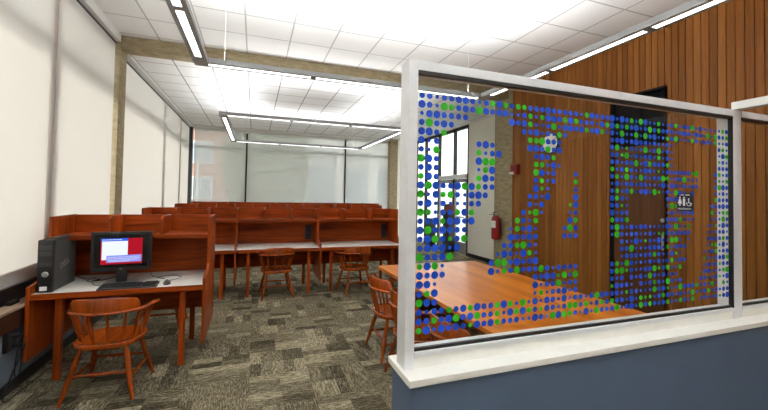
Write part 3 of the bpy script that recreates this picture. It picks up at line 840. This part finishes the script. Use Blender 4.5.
cable([(XL + .075, 3.66, .385), (XL + .11, 3.66, .375), (XL + .08, 3.58, .2), (XL + .07, 3.5, .03), (XL + .08, 3.7, .012), (XL + .1, 4.1, .012)], .0045, 'black power cable hanging to the floor from the lower plug')
tag(MB().box(-1.845, -1.80, 3.74, 3.85, .671, .70, bev=.006).build('power_adapter', M['rubber'], None, 0), 'small black power adapter on the window ledge by the tower', 'adapter')

# ------------------------------------------------------------------ wall fixtures on the right
t = thing('wall_clock', 'round white wall clock with black rim on the wood wall', 'clock', (XR, 4.88, 2.56))
MB().lathe(0, 0, [(.18, 0), (.182, -.05), (.170, -.062), (.160, -.05)], 40, 'x').build('rim', M['black'], t)
MB().lathe(0, 0, [(.161, -.045), (.161, -.052)], 40, 'x').build('face', M['paper'], t)
hn = MB()
for k in range(12):
    a = k * pi / 6; y0, z0 = .142 * sin(a), .142 * cos(a)
    hn.box(-.054, -.052, -.006, .006, -.012, .012, rot=Matrix.Translation((0, y0, z0)) @ Matrix.Rotation(-a, 4, 'X'))
hn.build('hour_marks', M['black'], t, 0)
MB().box(-.057, -.054, -.006, .006, -.02, .085, rot=Matrix.Rotation(radians(-50), 4, 'X')).build('hour_hand', M['black'], t, 0)
MB().box(-.060, -.057, -.004, .004, -.025, .125, rot=Matrix.Rotation(radians(60), 4, 'X')).build('minute_hand', M['black'], t, 0)

t = thing('fire_alarm', 'red fire alarm box on the wood wall near the pillar', 'fire alarm', (XR, 5.78, 2.16))
MB().box(-.08, .003, -.10, .085, -.095, .105, bev=.01).build('housing', M['red'], t, 0)
MB().box(-.105, -.078, -.02, .08, -.09, -.045, bev=.006).build('strobe_lens', M['paper'], t, 0)
gr = MB()
for i in range(5): gr.box(-.083, -.079, -.055, .055, -.01 + i * .02, -.002 + i * .02)
gr.build('grille', plain('dark_red', (.1, .004, .004), .5), t, 0)

t = thing('fire_extinguisher', 'red fire extinguisher hanging on the concrete pillar', 'fire extinguisher', (XR - .12, 6.24, .76))
MB().lathe(0, 0, [(.07, 0), (.088, .015), (.09, .05), (.09, .40), (.075, .45), (.045, .48), (.03, .49)], 28).build('cylinder', M['red'], t)
MB().lathe(0, 0, [(.026, .49), (.028, .53), (.02, .545)], 16).build('valve', M['silver'], t)
MB().box(-.09, .02, -.012, .012, .545, .557, bev=.003).box(-.085, .0, -.012, .012, .515, .524, bev=.003, rot=Matrix.Rotation(radians(-8), 4, 'Y')).build('handle', M['black'], t, 0)
MB().tube(spline([(.0, .03, .53), (.02, .09, .52), (.02, .112, .40), (.02, .105, .2), (.02, .1, .12)]), .011, 10).build('hose', M['black'], t, 60)
lb = MB(); n = 12
for k in range(n):
    a0, a1 = pi + radians(-50 + 100 * k / n), pi + radians(-50 + 100 * (k + 1) / n)
    lb.prism([(.0905 * cos(a0), .0905 * sin(a0)), (.0925 * cos(a0), .0925 * sin(a0)), (.0925 * cos(a1), .0925 * sin(a1)), (.0905 * cos(a1), .0905 * sin(a1))], 2, .24, .38)
lb.build('paper_tag', M['paper'], t, 40)
MB().box(.085, .12, -.03, .03, .1, .42).build('wall_bracket', M['black'], t, 0)

# restroom sign
t = thing('restroom_sign', 'small navy restroom sign with white figures beside the brown door', 'sign', (XR, 2.84, 1.595))
MB().box(-.012, 0, -.085, .085, -.105, .105, bev=.003).build('plate', M['signblue'], t, 0)
fg = MB()
def disc(y, z, r):
    fg.lathe(-.0145, y, [(r, 0), (r, .002)], 14, 'x', z)
yl = lambda q: -q      # reading direction runs towards -y
disc(yl(-.048), .052, .010); fg.prism([(yl(-.056), .038), (yl(-.040), .038), (yl(-.026), -.02), (yl(-.070), -.02)], 0, -.0145, -.0125)
fg.box(-.0145, -.0125, yl(-.044) - .003, yl(-.044) + .003, -.045, -.02).box(-.0145, -.0125, yl(-.054) - .003, yl(-.054) + .003, -.045, -.02)
disc(yl(-.004), .052, .010); fg.prism([(yl(-.017), .038), (yl(.009), .038), (yl(.006), -.045), (yl(-.014), -.045)], 0, -.0145, -.0125)
disc(yl(.044), .035, .008)
for k in range(12):
    a0, a1 = radians(-200 + k * 20), radians(-200 + (k + 1) * 20)
    c0, z0, r0, r1 = yl(.05), -.02, .022, .028
    fg.prism([(c0 + r0 * cos(a0), z0 + r0 * sin(a0)), (c0 + r1 * cos(a0), z0 + r1 * sin(a0)), (c0 + r1 * cos(a1), z0 + r1 * sin(a1)), (c0 + r0 * cos(a1), z0 + r0 * sin(a1))], 0, -.0145, -.0125)
fg.prism([(yl(.040), .025), (yl(.048), .025), (yl(.050), -.005), (yl(.066), -.008), (yl(.07), -.034), (yl(.064), -.034), (yl(.06), -.014), (yl(.042), -.012)], 0, -.0145, -.0125)
fg.build('figures', M['paper'], t, 0)
rot = Matrix.Translation((-.0128, 0, -.082)) @ Matrix.Rotation(-pi / 2, 4, 'Z') @ Matrix.Rotation(pi / 2, 4, 'X')
text_mesh('RESTROOM', .027, M['paper'], 'lettering', t, rot)
MB().box(-.0145, -.0125, .004, .05, .078, .088).box(-.0145, -.0125, -.055, -.012, .078, .088).build('lettering', M['paper'], t, 0)

# dark cabinets by the entrance
t = thing('black_cabinet', 'black cabinet with a maroon box on top by the entrance', 'cabinet', (5.39, 9.38, 0))
MB().box(-.1, .1, -.17, .17, .04, 1.12, bev=.006).build('body', M['black'], t, 0)
MB().box(-.09, .09, -.16, .16, 0, .04).build('plinth', M['charcoal'], t, 0)
for s in (-1, 1): MB().box(-.112, -.1, s * .082 - .078, s * .082 + .078, .07, 1.09, bev=.003).build('door', M['charcoal'], t, 0)
tag(MB().box(5.30, 5.48, 9.23, 9.53, 1.12, 1.40, bev=.006).build('storage_box', M['maroon'], None, 0), 'maroon box standing on the black cabinet by the entrance', 'box')
t = thing('black_cabinet', 'lower black cabinet farther along the glazed entrance', 'cabinet', (5.39, 10.55, 0))
MB().box(-.1, .1, -.17, .17, .04, .92, bev=.006).build('body', M['black'], t, 0)
MB().box(-.09, .09, -.16, .16, 0, .04).build('plinth', M['charcoal'], t, 0)
for s in (-1, 1): MB().box(-.112, -.1, s * .082 - .078, s * .082 + .078, .07, .89, bev=.003).build('door', M['charcoal'], t, 0)

# ------------------------------------------------------------------ outside
struct(MB().box(-120, 120, -120, 160, -.5, -.12).build('ground', M['asphalt'], smooth=0), 'pale pavement outside', 'ground')
t = thing('brick_building', 'red brick building with white windows seen through the left back blind', 'building', (-5.3, 34, -.12))
MB().box(-4.5, 2.9, 0, 8, 0, 13).build('wall', M['brick'], t, 0)
for ix, x in enumerate((-2.6, 1.0)):
    for iz in range(4):
        f = MB().box(x - .95, x + .95, -.08, .05, 1.2 + iz * 3, 3.1 + iz * 3).build('window', M['palewall'], t, 0)
        MB().box(x - .8, x - .05, -.1, .0, 1.35 + iz * 3, 2.95 + iz * 3).box(x + .05, x + .8, -.1, .0, 1.35 + iz * 3, 2.95 + iz * 3).build('pane', M['winglass'], f, 0)
t = thing('pale_building', 'pale building with tall piers seen through the right back blinds', 'building', (7.6, 32, -.12))
MB().box(-4, 7, 0, 8, 0, 5.6).box(-4, 7, -.6, 8, 5.6, 7.6).box(-4, 7, 0, 8, 7.6, 13).build('wall', M['palewall'], t, 0)
for x in (-3.6, -.5, 2.6, 5.7): MB().box(x - .3, x + .3, -.8, 0, 0, 13).build('pier', M['palewall'], t, 0)
for x in (-2.05, 1.05, 4.15):
    for z in (1, 8.2): 
        MB().box(x - 1.1, x + 1.1, -.06, .02, z, z + 3.2).build('window', M['winglass'], t, 0)
def tree(x, y, h, label):
    t = thing('tree', label, 'tree', (x, y, -.12), 0, 'trees outside the back window')
    MB().rod((0, 0, 0), (0, 0, h * .6), [(0, .22), (1, .1)], 10).build('trunk', M['bark'], t)
    bm = bmesh.new(); rnd = random.Random(int(x * 10))
    for k in range(4200):
        th, ph, rr = rnd.uniform(0, 2 * pi), math.acos(rnd.uniform(-1, 1)), rnd.random() ** .4
        c = Vector((h * .2 * rr * sin(ph) * cos(th), h * .2 * rr * sin(ph) * sin(th), h * .5 + h * .5 * rr * cos(ph)))
        a = Vector((rnd.uniform(-1, 1), rnd.uniform(-1, 1), rnd.uniform(-1, 1))).normalized() * .22; b = a.orthogonal().normalized() * .13
        vs = [bm.verts.new(c + p) for p in (-a, b, a, -b)]; bm.faces.new(vs)
    me = bpy.data.meshes.new('foliage'); bm.to_mesh(me); bm.free(); me.materials.append(M['leaf'])
    o = bpy.data.objects.new('foliage', me); COL.objects.link(o); o.parent = t
tree(-.45, 28.5, 8.8, 'green tree right of the brick building outside'); tree(1.75, 24.5, 8.6, 'green tree beside the pale building outside')

# ------------------------------------------------------------------ light
w = bpy.data.worlds.new('sky'); scene.world = w; w.use_nodes = True
bg = w.node_tree.nodes['Background']; bg.inputs[0].default_value = (.93, .97, 1, 1); bg.inputs[1].default_value = 1.55
sd = bpy.data.lights.new('sun', 'SUN'); sd.energy = 2.8; sd.angle = radians(.8); sd.color = (1, .96, .91)
s = bpy.data.objects.new('sun', sd); COL.objects.link(s)
s.rotation_euler = Vector((.62, .28, -.74)).to_track_quat('-Z', 'Y').to_euler()

scene.view_settings.view_transform = 'Standard'
scene.view_settings.look = 'None'
scene.view_settings.gamma = 1; scene.view_settings.use_curve_mapping = False
scene.view_settings.exposure = 1.27
c = scene.cycles
c.max_bounces = 10; c.diffuse_bounces = 4; c.transparent_max_bounces = 16; c.transmission_bounces = 8; c.glossy_bounces = 4
c.sample_clamp_indirect = 8; c.caustics_reflective = False; c.caustics_refractive = False
